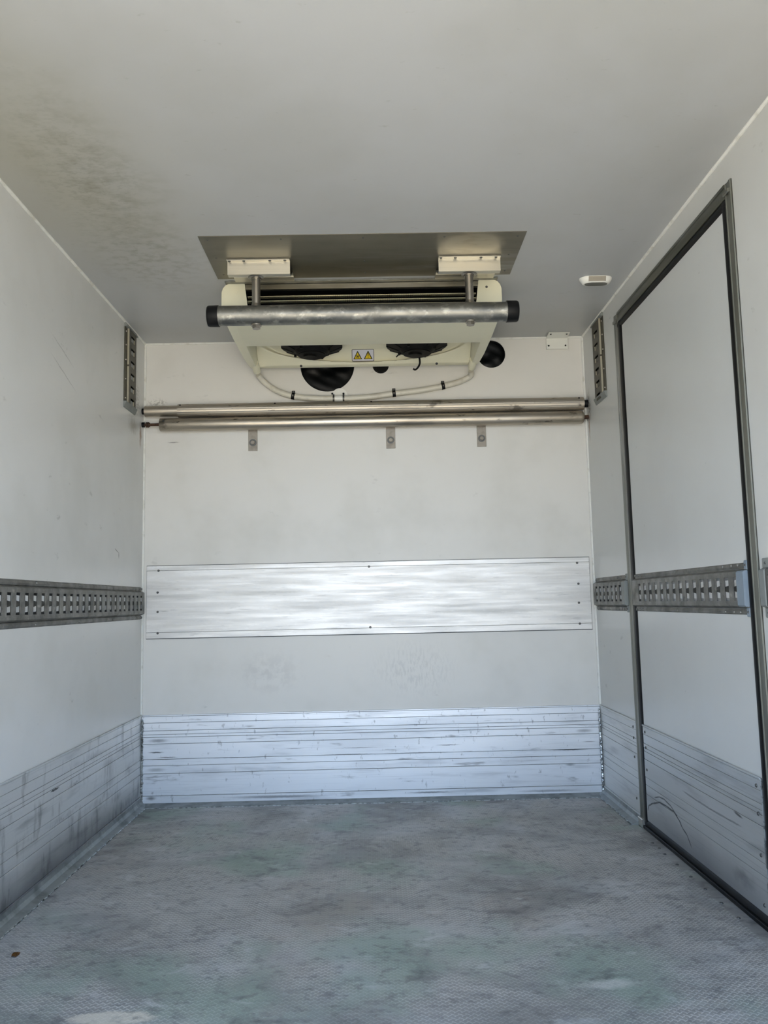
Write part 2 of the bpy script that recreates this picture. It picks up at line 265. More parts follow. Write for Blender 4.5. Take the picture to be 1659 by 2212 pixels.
# ------------------------------------------------------------------ mesh helpers
class MB:
    def __init__(s): s.bm = bmesh.new()
    def box(s, x0, x1, y0, y1, z0, z1, bev=0.0, seg=1):
        r = bmesh.ops.create_cube(s.bm, size=1)['verts']
        for v in r:
            v.co = Vector(((x0 + x1) / 2 + v.co.x * (x1 - x0), (y0 + y1) / 2 + v.co.y * (y1 - y0), (z0 + z1) / 2 + v.co.z * (z1 - z0)))
        if bev:
            es = list({e for v in r for e in v.link_edges})
            bmesh.ops.bevel(s.bm, geom=es, offset=bev, segments=seg, affect='EDGES', profile=0.5)
        return s
    def cyl(s, p, q, r, n=20, r2=None, caps=True):
        p, q = Vector(p), Vector(q); d = q - p
        mt = Matrix.Translation((p + q) / 2) @ d.to_track_quat('Z', 'Y').to_matrix().to_4x4()
        bmesh.ops.create_cone(s.bm, cap_ends=caps, segments=n, radius1=r, radius2=r if r2 is None else r2, depth=d.length, matrix=mt)
        return s
    def prism(s, poly, axis, a, b):
        """extrude 2D polygon along an axis; poly gives the two other coords in xyz order"""
        def P(u, v, t): return {'x': (t, u, v), 'y': (u, t, v), 'z': (u, v, t)}[axis]
        A = [s.bm.verts.new(P(u, v, a)) for u, v in poly]; B = [s.bm.verts.new(P(u, v, b)) for u, v in poly]
        s.bm.faces.new(A); s.bm.faces.new(B[::-1])
        for i in range(len(poly)):
            j = (i + 1) % len(poly); s.bm.faces.new((A[i], B[i], B[j], A[j]))
        return s
    def sweep(s, pts, r, n=12, caps=True, radii=None):
        pts = [Vector(p) for p in pts]; rings = []
        up = Vector((0, 1, 0))
        for i, p in enumerate(pts):
            t = (pts[min(i + 1, len(pts) - 1)] - pts[max(i - 1, 0)]).normalized()
            a = t.cross(up)
            if a.length < 1e-3: a = t.cross(Vector((1, 0, 0)))
            a.normalize(); b = t.cross(a).normalized(); rr = radii[i] if radii else r
            rings.append([s.bm.verts.new(p + rr * (math.cos(2 * math.pi * k / n) * a + math.sin(2 * math.pi * k / n) * b)) for k in range(n)])
        for A, B in zip(rings, rings[1:]):
            for k in range(n): s.bm.faces.new((A[k], A[(k + 1) % n], B[(k + 1) % n], B[k]))
        if caps: s.bm.faces.new(rings[0][::-1]); s.bm.faces.new(rings[-1])
        return s
    def grid(s, f, nu, nv):
        V = [[s.bm.verts.new(f(i / nu, j / nv)) for j in range(nv + 1)] for i in range(nu + 1)]
        for i in range(nu):
            for j in range(nv): s.bm.faces.new((V[i][j], V[i + 1][j], V[i + 1][j + 1], V[i][j + 1]))
        return s
    def build(s, name, mat, parent=None, smooth=False, angle=35, weld=False):
        if weld: bmesh.ops.remove_doubles(s.bm, verts=s.bm.verts, dist=1e-5)
        bmesh.ops.recalc_face_normals(s.bm, faces=s.bm.faces)
        me = D.meshes.new(name); s.bm.to_mesh(me); s.bm.free()
        for m in (mat if isinstance(mat, (list, tuple)) else [mat]): me.materials.append(m)
        if smooth:
            me.polygons.foreach_set('use_smooth', [True] * len(me.polygons))
            me.set_sharp_from_angle(angle=math.radians(angle))
        o = D.objects.new(name, me); COL.objects.link(o)
        if parent: o.parent = parent
        return o
def tag(o, label=None, cat=None, group=None, kind=None):
    if label: o['label'] = label
    if cat: o['category'] = cat
    if group: o['group'] = group
    if kind: o['kind'] = kind
    return o
def thing(name, label, cat, loc=(0, 0, 0), group=None, kind=None):
    o = D.objects.new(name, None); COL.objects.link(o); o.location = loc; o.empty_display_size = 0.1
    return tag(o, label, cat, group, kind)
# parts are modelled in world coordinates; put() re-bases them on their thing's origin
def rebase(o):
    for c in o.children:
        c.matrix_parent_inverse = Matrix.Identity(4)
        if c.type == 'MESH' and not c.get('_inst'):
            c.data.transform(Matrix.Translation(-o.location))
            for g in c.children:
                if not g.get('_inst'): g.data.transform(Matrix.Translation(-o.location))
                else: g.location -= o.location
        elif c.get('_inst'): c.location -= o.location
    for c in list(o.children_recursive):
        if '_inst' in c: del c['_inst']
def catmull(P, n=8):
    P = [Vector(p) for p in P]; Q = [P[0] * 2 - P[1]] + P + [P[-1] * 2 - P[-2]]; out = []
    for i in range(1, len(Q) - 2):
        a, b, c, d = Q[i - 1:i + 3]
        for k in range(n):
            t = k / n
            out.append(0.5 * ((2 * b) + (c - a) * t + (2 * a - 5 * b + 4 * c - d) * t * t + (3 * b - a - 3 * c + d) * t ** 3))
    out.append(P[-1]); return out
# shared screw meshes
def screw_mesh(name, r, h, mat, hexa=False):
    b = MB()
    if hexa:
        b.cyl((0, 0, 0), (0, 0, h * 0.35), r * 1.3, 20); b.cyl((0, 0, h * 0.35), (0, 0, h), r, 6)
    else:
        b.cyl((0, 0, 0), (0, 0, h), r, 14, r * 0.7); b.box(-r * .5, r * .5, -r * .09, r * .09, h, h * 1.02)
        b.box(-r * .09, r * .09, -r * .5, r * .5, h, h * 1.02)
    o = b.build(name, mat, None, True, 30); me = o.data; D.objects.remove(o); return me
SCR = screw_mesh('screw', 0.0055, 0.0025, m_screw)
SCR_S = screw_mesh('screw', 0.0036, 0.002, m_screw)
RIV = screw_mesh('rivet', 0.0058, 0.004, m_rail)
RIV_L = screw_mesh('rivet', 0.0040, 0.003, m_steel)
SCR_D = screw_mesh('screw', 0.0045, 0.003, m_black)
def inst(me, name, loc, nrm, parent):
    o = D.objects.new(name, me); COL.objects.link(o); o.parent = parent; o.location = loc
    o.rotation_euler = Vector(nrm).to_track_quat('Z', 'Y').to_euler(); o['_inst'] = 1
    return o

# ------------------------------------------------------------------ the setting
def struct(name, mb, mat, label=None, **k):
    o = mb.build(name, mat, None, **k); o['kind'] = 'structure'
    if label: o['label'] = label
    return o
T = 0.08
floor = struct('floor', MB().box(-T, W + T, YO, T, -0.12, 0.0), m_floor, 'grey metal tread-plate floor of the box body')
ceiling = struct('ceiling', MB().box(-T, W + T, YO, T, H, H + T), m_ceil, 'white smooth ceiling with brownish stains at left')
wl = struct('wall_left', MB().box(-T, 0, YO, T, 0.0, H), m_left, 'white smooth left wall')
DY0, DY1, DZ1 = -0.505, -1.592, 2.0          # door frame outline in the right wall
wr = struct('wall_right', MB().box(W, W + T, DY0, T, 0, H).box(W, W + T, YO, DY1, 0, H).box(W, W + T, DY1, DY0, DZ1, H), m_right,
            'white smooth right wall around the side door')
# back wall with two real round openings
def back_wall():
    o = MB().box(0, W, 0, T, 0, H).build('wall_back', m_back)
    for (x, z, r) in ((0.849, 1.968, 0.126), (1.6175, 2.008, 0.066)):
        c = MB().cyl((x, -0.05, z), (x, 0.2, z), r, 72).build('cut', m_back)
        md = o.modifiers.new('b', 'BOOLEAN'); md.object = c; md.operation = 'DIFFERENCE'; md.solver = 'EXACT'
        bpy.context.view_layer.update()
        me = D.meshes.new_from_object(o.evaluated_get(bpy.context.evaluated_depsgraph_get()))
        o.modifiers.clear(); o.data = me; D.objects.remove(c)
    o.name = 'wall_back'; o['kind'] = 'structure'; o['label'] = 'white front bulkhead wall at the far end'
    return o
wb = back_wall()
struct('ground', MB().box(-40, 42, -60, 30, -1.12, -1.02), m_ground, 'concrete yard outside the open rear end')
struct('trim_1', MB().box(-T - .02, 0, YO - .03, YO, -0.12, H + T).box(W, W + T + .02, YO - .03, YO, -.12, H + T)
       .box(-T, W + T, YO - .03, YO, H, H + T + .02).box(-T, W + T, YO - .03, YO, -.14, 0), m_outer, 'rear frame around the open end')
# sealant beads in the corners
def bead(name, p, q, r, lab):
    struct(name, MB().sweep([Vector(p).lerp(Vector(q), i / 40) for i in range(41)], r, 10, True, [r * random.uniform(0.9, 1.1) for _ in range(41)]), m_seam, lab, smooth=True)
bead('trim_2', (0.002, YO, H - 0.002), (0.002, -0.001, H - 0.002), 0.0058, 'white sealant bead between left wall and ceiling')
bead('trim_3', (W - 0.002, YO, H - 0.002), (W - 0.002, -0.001, H - 0.002), 0.0058, 'white sealant bead between right wall and ceiling')
bead('trim_4', (0.0, -0.002, H - 0.002), (W, -0.002, H - 0.002), 0.0058, 'white sealant bead between back wall and ceiling')
bead('trim_5', (0.002, -0.002, 0.39), (0.002, -0.002, H), 0.0065, 'white sealant bead in the left rear corner')
bead('trim_6', (W - 0.002, -0.002, 0.39), (W - 0.002, -0.002, H), 0.0065, 'white sealant bead in the right rear corner')

# tread bars of the floor: pairs of raised bars, alternately turned
def treads():
    c = 0.0155; xs = np.arange(0.045, 2.005, c); ys = np.arange(-2.35, -0.075, c)
    X, Y = np.meshgrid(xs, ys); X, Y = X.ravel(), Y.ravel()
    cen, ang = [], []
    for (ox, oy, s) in ((0, 0, -1), (0.0044, -0.0037, -1), (c / 2, c / 2, 1), (c / 2 + 0.0044, c / 2 + 0.0037, 1)):
        cen.append(np.stack([X + ox, Y + oy], 1)); ang.append(np.full(len(X), s * math.radians(42)))
    cen = np.concatenate(cen); ang = np.concatenate(ang) + rng.normal(0, 0.04, len(cen))
    keep = (cen[:, 0] < 2.0) & (cen[:, 1] < -0.082)
    cen, ang = cen[keep], ang[keep]; n = len(cen)
    a, b, h = 0.0045, 0.0011, 0.0009
    base = np.array([(-a, -b, 0), (a, -b, 0), (a, b, 0), (-a, b, 0), (-a * .55, 0, h), (a * .55, 0, h)])
    ca, sa = np.cos(ang)[:, None], np.sin(ang)[:, None]
    hh = (0.75 + 0.5 * rng.random(n))[:, None]
    v = np.stack([base[None, :, 0] * ca - base[None, :, 1] * sa + cen[:, :1], base[None, :, 0] * sa + base[None, :, 1] * ca + cen[:, 1:], base[None, :, 2] * hh + 0 * ca], 2).reshape(-1, 3)
    fl = [[0, 1, 5, 4], [2, 3, 4, 5], [1, 2, 5], [3, 0, 4]]
    lv = np.array([i for f in fl for i in f]); loops = (lv[None] + 6 * np.arange(n)[:, None]).ravel()
    tot = np.tile(np.array([4, 4, 3, 3]), n); st = np.concatenate([[0], np.cumsum(tot)[:-1]])
    me = D.meshes.new('tread_bars'); me.vertices.add(len(v)); me.vertices.foreach_set('co', v.ravel())
    me.loops.add(len(loops)); me.loops.foreach_set('vertex_index', loops)
    me.polygons.add(len(tot)); me.polygons.foreach_set('loop_start', st); me.polygons.foreach_set('loop_total', tot)
    me.update(); me.validate(); me.materials.append(m_tread)
    o = D.objects.new('tread_bars', me); COL.objects.link(o); o.parent = floor; o['kind'] = 'stuff'
treads()
for p in ((2.014, -0.7375), (2.016, -0.80), (2.012, -0.865), (2.012, -0.9755), (2.012, -1.091), (2.012, -1.2007), (2.012, -1.312), (2.012, -1.42)):
    inst(SCR, 'screw', (p[0] - .006, p[1], 0.0), (0, 0, 1), floor)

# kick plates: extruded strips with grooves between them, cove at the floor, weld beads
STR = ((.3815, .3865, .0075), (.3530, .3800, .0050), (.3190, .3515, .0042), (.3025, .3175, .0046), (.2905, .3010, .0040), (.2620, .2890, .0044),
       (.1965, .2605, .0050), (.1685, .1950, .0044), (.1345, .1670, .0046), (.0400, .1330, .0052), (.0060, .0385, .0072))
def kick(name, axis, a, b, base, sgn, mat, lab, strips=STR, cove=True, parent=None, z0=0.0):
    """strips along axis between a and b on the plane 'base', standing out by sgn*w"""
    def bx(mb, z0_, z1_, w0, w1, bev):
        lo, hi = sorted((base + sgn * w0, base + sgn * w1))
        if axis == 'x': mb.box(a, b, lo, hi, z0_, z1_, bev)
        else: mb.box(lo, hi, a, b, z0_, z1_, bev)
        return mb
    root = bx(MB(), z0, strips[0][1] - 0.001, -0.0005, 0.0020, 0).build(name, m_groove_edge, parent)
    if not parent: root['kind'] = 'structure'
    if lab: root['label'] = lab
    for (s0, s1, w) in strips:
        bx(MB(), max(s0, z0) - .0001, s1 + .0001, 0.0018, w, 0.0006).build('strip', mat, root)
    if cove:
        C = 0.042 if axis == 'y' else 0.070
        P = [(0.0070, 0.034), (0.010, 0.020), (0.018, 0.010), (C - 0.006, 0.0035), (C, 0.0), (0.0, 0.0), (0.0, 0.034)]
        if axis == 'x': P = [(0.0070, 0.0085), (0.020, 0.0055), (C - 0.008, 0.0030), (C, 0.0), (0.0, 0.0), (0.0, 0.0085)]
        pl = [(base + sgn * u, v) for u, v in P]
        if axis == 'x': MB().prism(pl, 'x', a, b).build('cove', m_cove, root)
        else: MB().prism(pl, 'y', a, b).build('cove', m_cove, root)
        mb = MB(); n = 60; pts = []; rad = []
        for i in range(n * 3 + 1):
            t = i / (n * 3); k = a + (b - a) * t; o = base + sgn * (C + random.uniform(-.0015, .0015))
            pts.append((k, o, 0.0012) if axis == 'x' else (o, k, 0.0012)); rad.append(random.uniform(0.0012, 0.0026))
        mb.sweep(pts, 0.003, 6, True, rad).build('weld_bead', m_weld, root, True)
    return root
bb = kick('baseboard_back', 'x', 0.006, W - 0.006, 0.0, -1, m_kick_back, 'scuffed bright aluminium kick plate along the back wall')
bl = kick('baseboard_left', 'y', YO, -0.010, 0.0, 1, m_kick_left, 'grimy ribbed aluminium kick plate along the left wall')
br = kick('baseboard_right', 'y', DY0 + 0.002, -0.010, W, -1, m_kick_right, 'short ribbed aluminium kick plate between back wall and side door')
kick('baseboard_right', 'y', YO, DY1 - 0.002, W, -1, m_kick_right, 'ribbed aluminium kick plate on the near side of the side door')
for x, par in ((0.010, bb), (W - 0.010, bb)):      # rough vertical corner welds
    pts, rad = [], []
    for i in range(120):
        pts.append((x + random.uniform(-.002, .002), -0.010 + random.uniform(-.002, .001), 0.004 + 0.365 * i / 119)); rad.append(random.uniform(0.0022, 0.0062))
    MB().sweep(pts, 0.003, 7, True, rad).build('weld_bead', m_weld, par, True)
for y, zs in ((-0.47, (.36, .318, .245, .09)),):
    for z in zs: inst(SCR, 'screw', (W - 0.0050, y, z), (-1, 0, 0), br)

# ------------------------------------------------------------------ side door
door = thing('door_1', 'white side door with black seal and aluminium frame in the right wall', None, (W, (DY0 + DY1) / 2, 0), kind='structure')
FI0, FI1, FZ = -0.549, -1.556, 1.958           # inner edge of the frame
def jamb(y0, y1):
    mb = MB().box(W - 0.004, W + 0.02, min(y0, y1), max(y0, y1), 0.012, DZ1 - 0.0, 0.0015)
    s = (y1 - y0)
    for t0, t1, w in ((0.0, 0.28, 0.0065), (0.82, 1.0, 0.0060)):
        a, b = sorted((y0 + s * t0, y0 + s * t1)); mb.box(W - w, W, a, b, 0.012, DZ1 - 0.001, 0.001)
    return mb
jamb(DY0, FI0).build('frame_jamb', m_frame, door)
jamb(DY1, FI1).build('frame_jamb', m_frame, door)
MB().box(W - 0.004, W + 0.02, FI1, FI0, FZ, DZ1, 0.0015).box(W - 0.0075, W, FI1, FI0, DZ1 - 0.008, DZ1, 0.001).box(W - 0.0075, W, FI1, FI0, FZ, FZ + 0.006, 0.001).build('frame_header', m_frameh, door)
MB().box(W - 0.012, W + 0.03, DY1 + .002, DY0 - .002, 0.0, 0.012, 0.001).build('threshold', m_black, door)
MB().box(W - 0.014, W, DY0 + 0.001, DY0 - 0.046, 0.0, 0.03, 0.002).build('frame_foot', m_bracket, door)
for y in (DY0 - 0.022, DY1 + 0.018):
    MB().box(W - 0.0135, W - 0.006, y - 0.018, y + 0.018, FZ + 0.004, FZ + 0.016, 0.002).build('corner_joint', m_frame, door)
SI0, SI1, SZ, SB = -0.590, -1.527, 1.934, 0.036     # visible edge of the leaf
N = 60
def run(fn, name):
    mb = MB().grid(fn, N, 6); return mb.build(name, m_black, door, True, 60)
def prof(t): # seal cross-section from frame edge (0) to leaf edge (1): height above wall plane
    return 0.002 + 0.005 * math.sin(math.pi * t) ** 0.7
def bul(z): # seal bulges out of its groove half way up
    return 0.010 * math.exp(-((z - 1.72) / 0.16) ** 2)
run(lambda u, v: Vector((W - prof(v), (FI0 + bul(u * FZ) * (1 - v)) + (SI0 - FI0 - bul(u * FZ) * (1 - v)) * v, 0.012 + u * (FZ - 0.012))), 'seal')
run(lambda u, v: Vector((W - prof(v), FI1 + (SI1 - FI1) * v, 0.012 + u * (FZ - 0.012))), 'seal')
run(lambda u, v: Vector((W - prof(v), FI1 + (FI0 - FI1) * u, FZ + (SZ - FZ) * v)), 'seal')
run(lambda u, v: Vector((W - prof(v), FI1 + (FI0 - FI1) * u, 0.006 + (SB - 0.006) * v)), 'seal')
MB().box(W - 0.002, W + 0.06, SI1, SI0, SB, SZ, 0.002).build('door_panel', m_door, door)
MB().box(W + 0.021, W + 0.079, DY1 + .001, DY0 - .001, 0.001, DZ1 - .001).build('sun_leak_block', m_black, door)  # unseen box added behind the door to stop sun leaking through gaps
MB().box(W - 0.0075, W - 0.001, SI1 - 0.0015, SI1 + 0.004, SB, 0.385, 0.0005).build('edge_strip', m_weld, door)
dk = kick('kick_plate', 'y', SI1 + 0.004, SI0, W - 0.002, -1, m_kick_door, None,
          [s for s in STR[:-2]] + [(.0385, .1330, .0050)], False, door, SB)
for (y, z) in ((-0.615, .362), (-0.615, .305), (-0.615, .225), (-1.50, .362), (-1.50, .290), (-1.50, .185), (-1.50, .06)):
    inst(SCR, 'screw', (W - 0.0070, y, z), (-1, 0, 0), dk)
rebase(door)

# ------------------------------------------------------------------ cargo rails
def cargo_rail(name, label, L, centres, loc, rotz, caps=(), rivets=(), tabs=()):
    """local x along the wall, y out of the wall, z up; slots at the given centres"""
    root = thing(name, label, 'cargo rail', loc, 'slotted cargo rails along the side walls'); root.rotation_euler = (0, 0, rotz)
    wd, zf, zb, zs, hw, th = 0.015, 0.0465, 0.0535, 0.0325, 0.0145, 0.0025
    c = MB()
    c.box(0, L, wd - th, wd, zs, zf).box(0, L, wd - th, wd, -zf, -zs)
    e = sorted(centres); lo = 0.0
    for k in e + [None]:
        hi = (k - hw) if k is not None else L
        if hi - lo > 1e-4: c.box(lo, hi, wd - th, wd, -zs, zs)
        lo = (k + hw) if k is not None else hi
    for s in (1, -1):
        c.prism([(wd - th, s * zf), (wd, s * zf), (0.002, s * zb), (0.0, s * zb)], 'x', 0, L)
    c.box(0, th, 0, wd, -zf, zf).box(L - th, L, 0, wd, -zf, zf)
    c.build('channel', m_rail, root)
    for s in (1, -1):
        MB().prism([(0, s * zb), (0.0040, s * (zb + .001)), (0.0062, s * (zb + .008)), (0.0052, s * (zb + .014)), (0, s * 0.0715)], 'x', 0.012, L - 0.012).build('flange', m_rail, root)
    # stand-in facet in the slots, raked to the open end, whitened to mimic reflected daylight, with a tongue in the middle
    near = 1 if rotz < 0 else -1     # local direction that points to the open end
    def piece(name, P, mat, th):
        b = MB(); b.bm.faces.new([b.bm.verts.new(p) for p in P]); bmesh.ops.solidify(b.bm, geom=b.bm.faces[:], thickness=th)
        o = b.build(name, mat); me = o.data; D.objects.remove(o); return me
    n0, n1 = near * (hw + .002), -near * (hw + .001)
    lme = piece('slot_facet', [(n0, 0.0055, -0.0265), (n0, 0.0055, 0.0265), (n1 + near * .003, 0.0120, 0.0240), (n1 + near * .003, 0.0120, -0.0240)], m_slot_glint, 0.0005)
    tme = piece('slot_tongue', [(n0, 0.0070, -0.0125), (n0, 0.0070, 0.0125), (n1 + near * .001, 0.0136, 0.0060), (n1 + near * .001, 0.0136, -0.0060)], m_rail, 0.0005)
    for k in e:
        for nm, me in (('slot_facet', lme), ('slot_tongue', tme)):
            o = D.objects.new(nm, me); COL.objects.link(o); o.parent = root; o.location = (k, 0, 0)
    MB().box(0.004, L - 0.004, 0.0003, 0.0010, -0.050, 0.050).build('backing', m_black, root)
    for (a, b, m) in caps:
        MB().prism([(0, -0.049), (0.014, -0.0485), (0.0185, -0.044), (0.0185, 0.044), (0.014, 0.0485), (0, 0.049)], 'x', a - (0.0012 if a < 0.001 else 0), b).build('end_cap', m, root)
        t0, t1 = (a - 0.004, b - 0.030) if a < L / 2 else (a + 0.004, b)
        if b - a < 0.03: t0, t1 = a - 0.006, b + 0.004
        for s in (1, -1):
            lo, hi = sorted((s * 0.050, s * 0.076)); xa, xb = sorted((t0, t1))
            MB().box(xa, max(xb, xa + .02), 0, 0.0068, lo, hi, 0.002).build('cap_tab', m, root)
            inst(SCR_S, 'screw', ((xa + max(xb, xa + .02)) / 2, 0.0068, (lo + hi) / 2), (0, 1, 0), root)
    for x in rivets:
        for s in (1, -1): inst(RIV, 'rivet', (x, 0.0050, s * 0.0635), (0, 1, 0), root)
    for c_ in root.children:
        if '_inst' in c_: del c_['_inst']
    return root
P0 = -0.018
cen = [0.065 + .0595 * k - 0.018 for k in range(51)]
cargo_rail('cargo_rail', 'long worn steel slotted cargo rail along the left wall', 3.05, cen, (0, P0, 0.881), -math.pi / 2,
           rivets=[0.016, 0.036] + [0.41 + .37 * k for k in range(8)])
# right wall: local x runs towards the back wall
def right_rail(label, yfar, ynear, slots, **k):
    return cargo_rail('cargo_rail', label, yfar - ynear, [y - ynear for y in slots], (W, ynear, 0.8785), math.pi / 2, **k)
right_rail('short slotted cargo rail in the far corner between back wall and side door', -0.028, -0.492,
           [-0.0777 - 0.058 * k for k in range(7)], caps=((0.0, 0.034, m_capgrey),), rivets=(0.05, 0.075, 0.12, 0.40, 0.43))
right_rail('slotted cargo rail across the side door with blue grey end cap', -0.578, -1.530,
           [-0.668 - 0.05772 * k for k in range(15)], caps=((0.0, 0.040, m_capblue),), rivets=(0.055, 0.095, 0.15, 0.52, 0.86, 0.895, 0.93))
right_rail('slotted cargo rail cut off by the right edge of the photo, beside the door frame', -1.622, -3.10,
           [-1.672 - 0.0585 * k for k in range(24)], caps=((1.452, 1.478, m_capgrey),), rivets=(1.40, 0.9, 0.4))

# ------------------------------------------------------------------ short upright anchor rails in the top corners
def anchor(label, wallx, sgn, yn, yf, slot_z):
    """yn: near edge of the raised face, yf: far edge; flange on both sides"""
    root = thing('anchor_rail', label, 'anchor rail', (wallx, (yn + yf) / 2, 1.9), 'upright anchor rails in the top corners')
    X = lambda w: wallx + sgn * w
    def bx(mb, w0, w1, y0, y1, z0, z1, bev=0):
        a, b = sorted((X(w0), X(w1))); c, d = sorted((y0, y1)); return mb.box(a, b, c, d, z0, z1, bev)
    z0, z1, wd = 1.735, 2.062, 0.012
    c = MB(); ym = yn + 0.060
    s0, s1 = yn + 0.028, yf - 0.020           # slot span across the face
    bx(c, wd - .002, wd, yn, s0, z0, z1); bx(c, wd - .002, wd, s1, yf, z0, z1)
    hi = z1
    for z in slot_z + [None]:
        lo = z + 0.014 if z else z0
        bx(c, wd - .002, wd, s0, s1, lo, hi); hi = z - 0.014 if z else z0
    bx(c, 0, wd, yf - .002, yf, z0, z1)
    c.build('face', m_vrail, root)
    bx(MB(), 0.0, wd - .0004, yn - .0010, yn + .001, z0, z1).build('side_web', m_vrail, root)
    bx(MB(), 0.0045, wd - .0001, yn - .0022, yn + .001, z0, (z0 + z1) / 2 - .004).build('side_edge', m_vside_lit, root)
    bx(MB(), 0.0045, wd - .0001, yn - .0022, yn + .001, (z0 + z1) / 2 + .004, z1).build('side_edge', m_vside_lit, root)
    bx(MB(), 0, 0.0025, yn - 0.034, yn - .002, z0 - .0, z1, 0).build('flange', m_vrail, root)
    bx(MB(), 0, 0.0025, yf, yf + 0.022, z0, z1).build('flange', m_vrail, root)
    bx(MB(), 0.0002, 0.0008, yn, yf, z0, z1).build('backing', m_matt, root)
    for z in slot_z:                          # bent hook lip in each slot
        yc = (s0 + s1) / 2
        mb = MB(); a = X(0.003); b = X(wd + .0002)
        mb.prism([(s0 + .001, z - .013), (yc + .004, z - .013), (yc + .006, z + .002), (s0 + .012, z + .004), (s0 + .001, z + .001)], 'x', min(a, b), max(a, b)).build('hook_lip', m_capgrey if sgn > 0 else m_vrail, root)
        mb = MB(); mb.box(min(a, X(wd - .001)), max(a, X(wd - .001)), s1 - .010, s1 - .004, z - .013, z + .006).build('hook_lip', m_vside_lit, root)
    for (ca, cb) in ((z0 - 0.026, z0), (z1, H - 0.002)):
        P = [(0, ca if ca < 1.8 else cb), (0.004, ca if ca < 1.8 else cb), (wd + .002, cb - .001 if ca < 1.8 else ca + .001), (0, cb if ca < 1.8 else ca)]
        MB().prism([(X(u), v) for u, v in P], 'y', yn - 0.036, yf + .022).build('end_cap', m_capgrey, root)
    for z in (2.045, 1.985, 1.92, 1.835, 1.752):
        inst(RIV_L, 'rivet', (X(0.0025), yn - 0.017, z), (sgn, 0, 0), root)
    rebase(root); return root
SZL = [2.026 - 0.0555 * k for k in range(6)]
anchor('short upright steel anchor rail with hook slots on the left wall', 0.0, 1, -0.281, -0.178, SZL)
anchor('short upright steel anchor rail with hook slots on the right wall', W, -1, -0.310, -0.205, [2.010 - 0.0555 * k for k in range(6)])

# ------------------------------------------------------------------ aluminium panel on the back wall
pn = thing('wall_panel', 'wide bright aluminium rub panel screwed across the back wall', 'panel', (1.025, 0, 0.885))
MB().box(0.0195, 2.0300, -0.0030, 0, 0.7195, 1.0490, 0.0004).build('sheet', m_groove_edge, pn)  # dark rim left showing around the panel, painted as its edge shadow
MB().box(0.0205, 2.0285, -0.0050, -0.0029, 1.0262, 1.0470, 0.0007).build('edge_strip', m_panel, pn)
MB().box(0.0205, 2.0285, -0.0050, -0.0029, 0.7225, 0.7485, 0.0007).build('edge_strip', m_panel, pn)
MB().box(0.0205, 2.0285, -0.0050, -0.0029, 0.7494, 1.0254, 0.0007).build('centre_sheet', m_panel, pn)
for (x, z) in ((.0733, 1.0258), (.070, .9278), (.0708, .8406), (.0717, .7457), (1.0251, 1.0248), (1.0261, .7516), (1.9733, 1.0218), (1.9751, .9271), (1.9731, .8413), (1.9728, .7476)):
    inst(SCR, 'screw', (x, -0.0048, z), (0, -1, 0), pn)
rebase(pn)

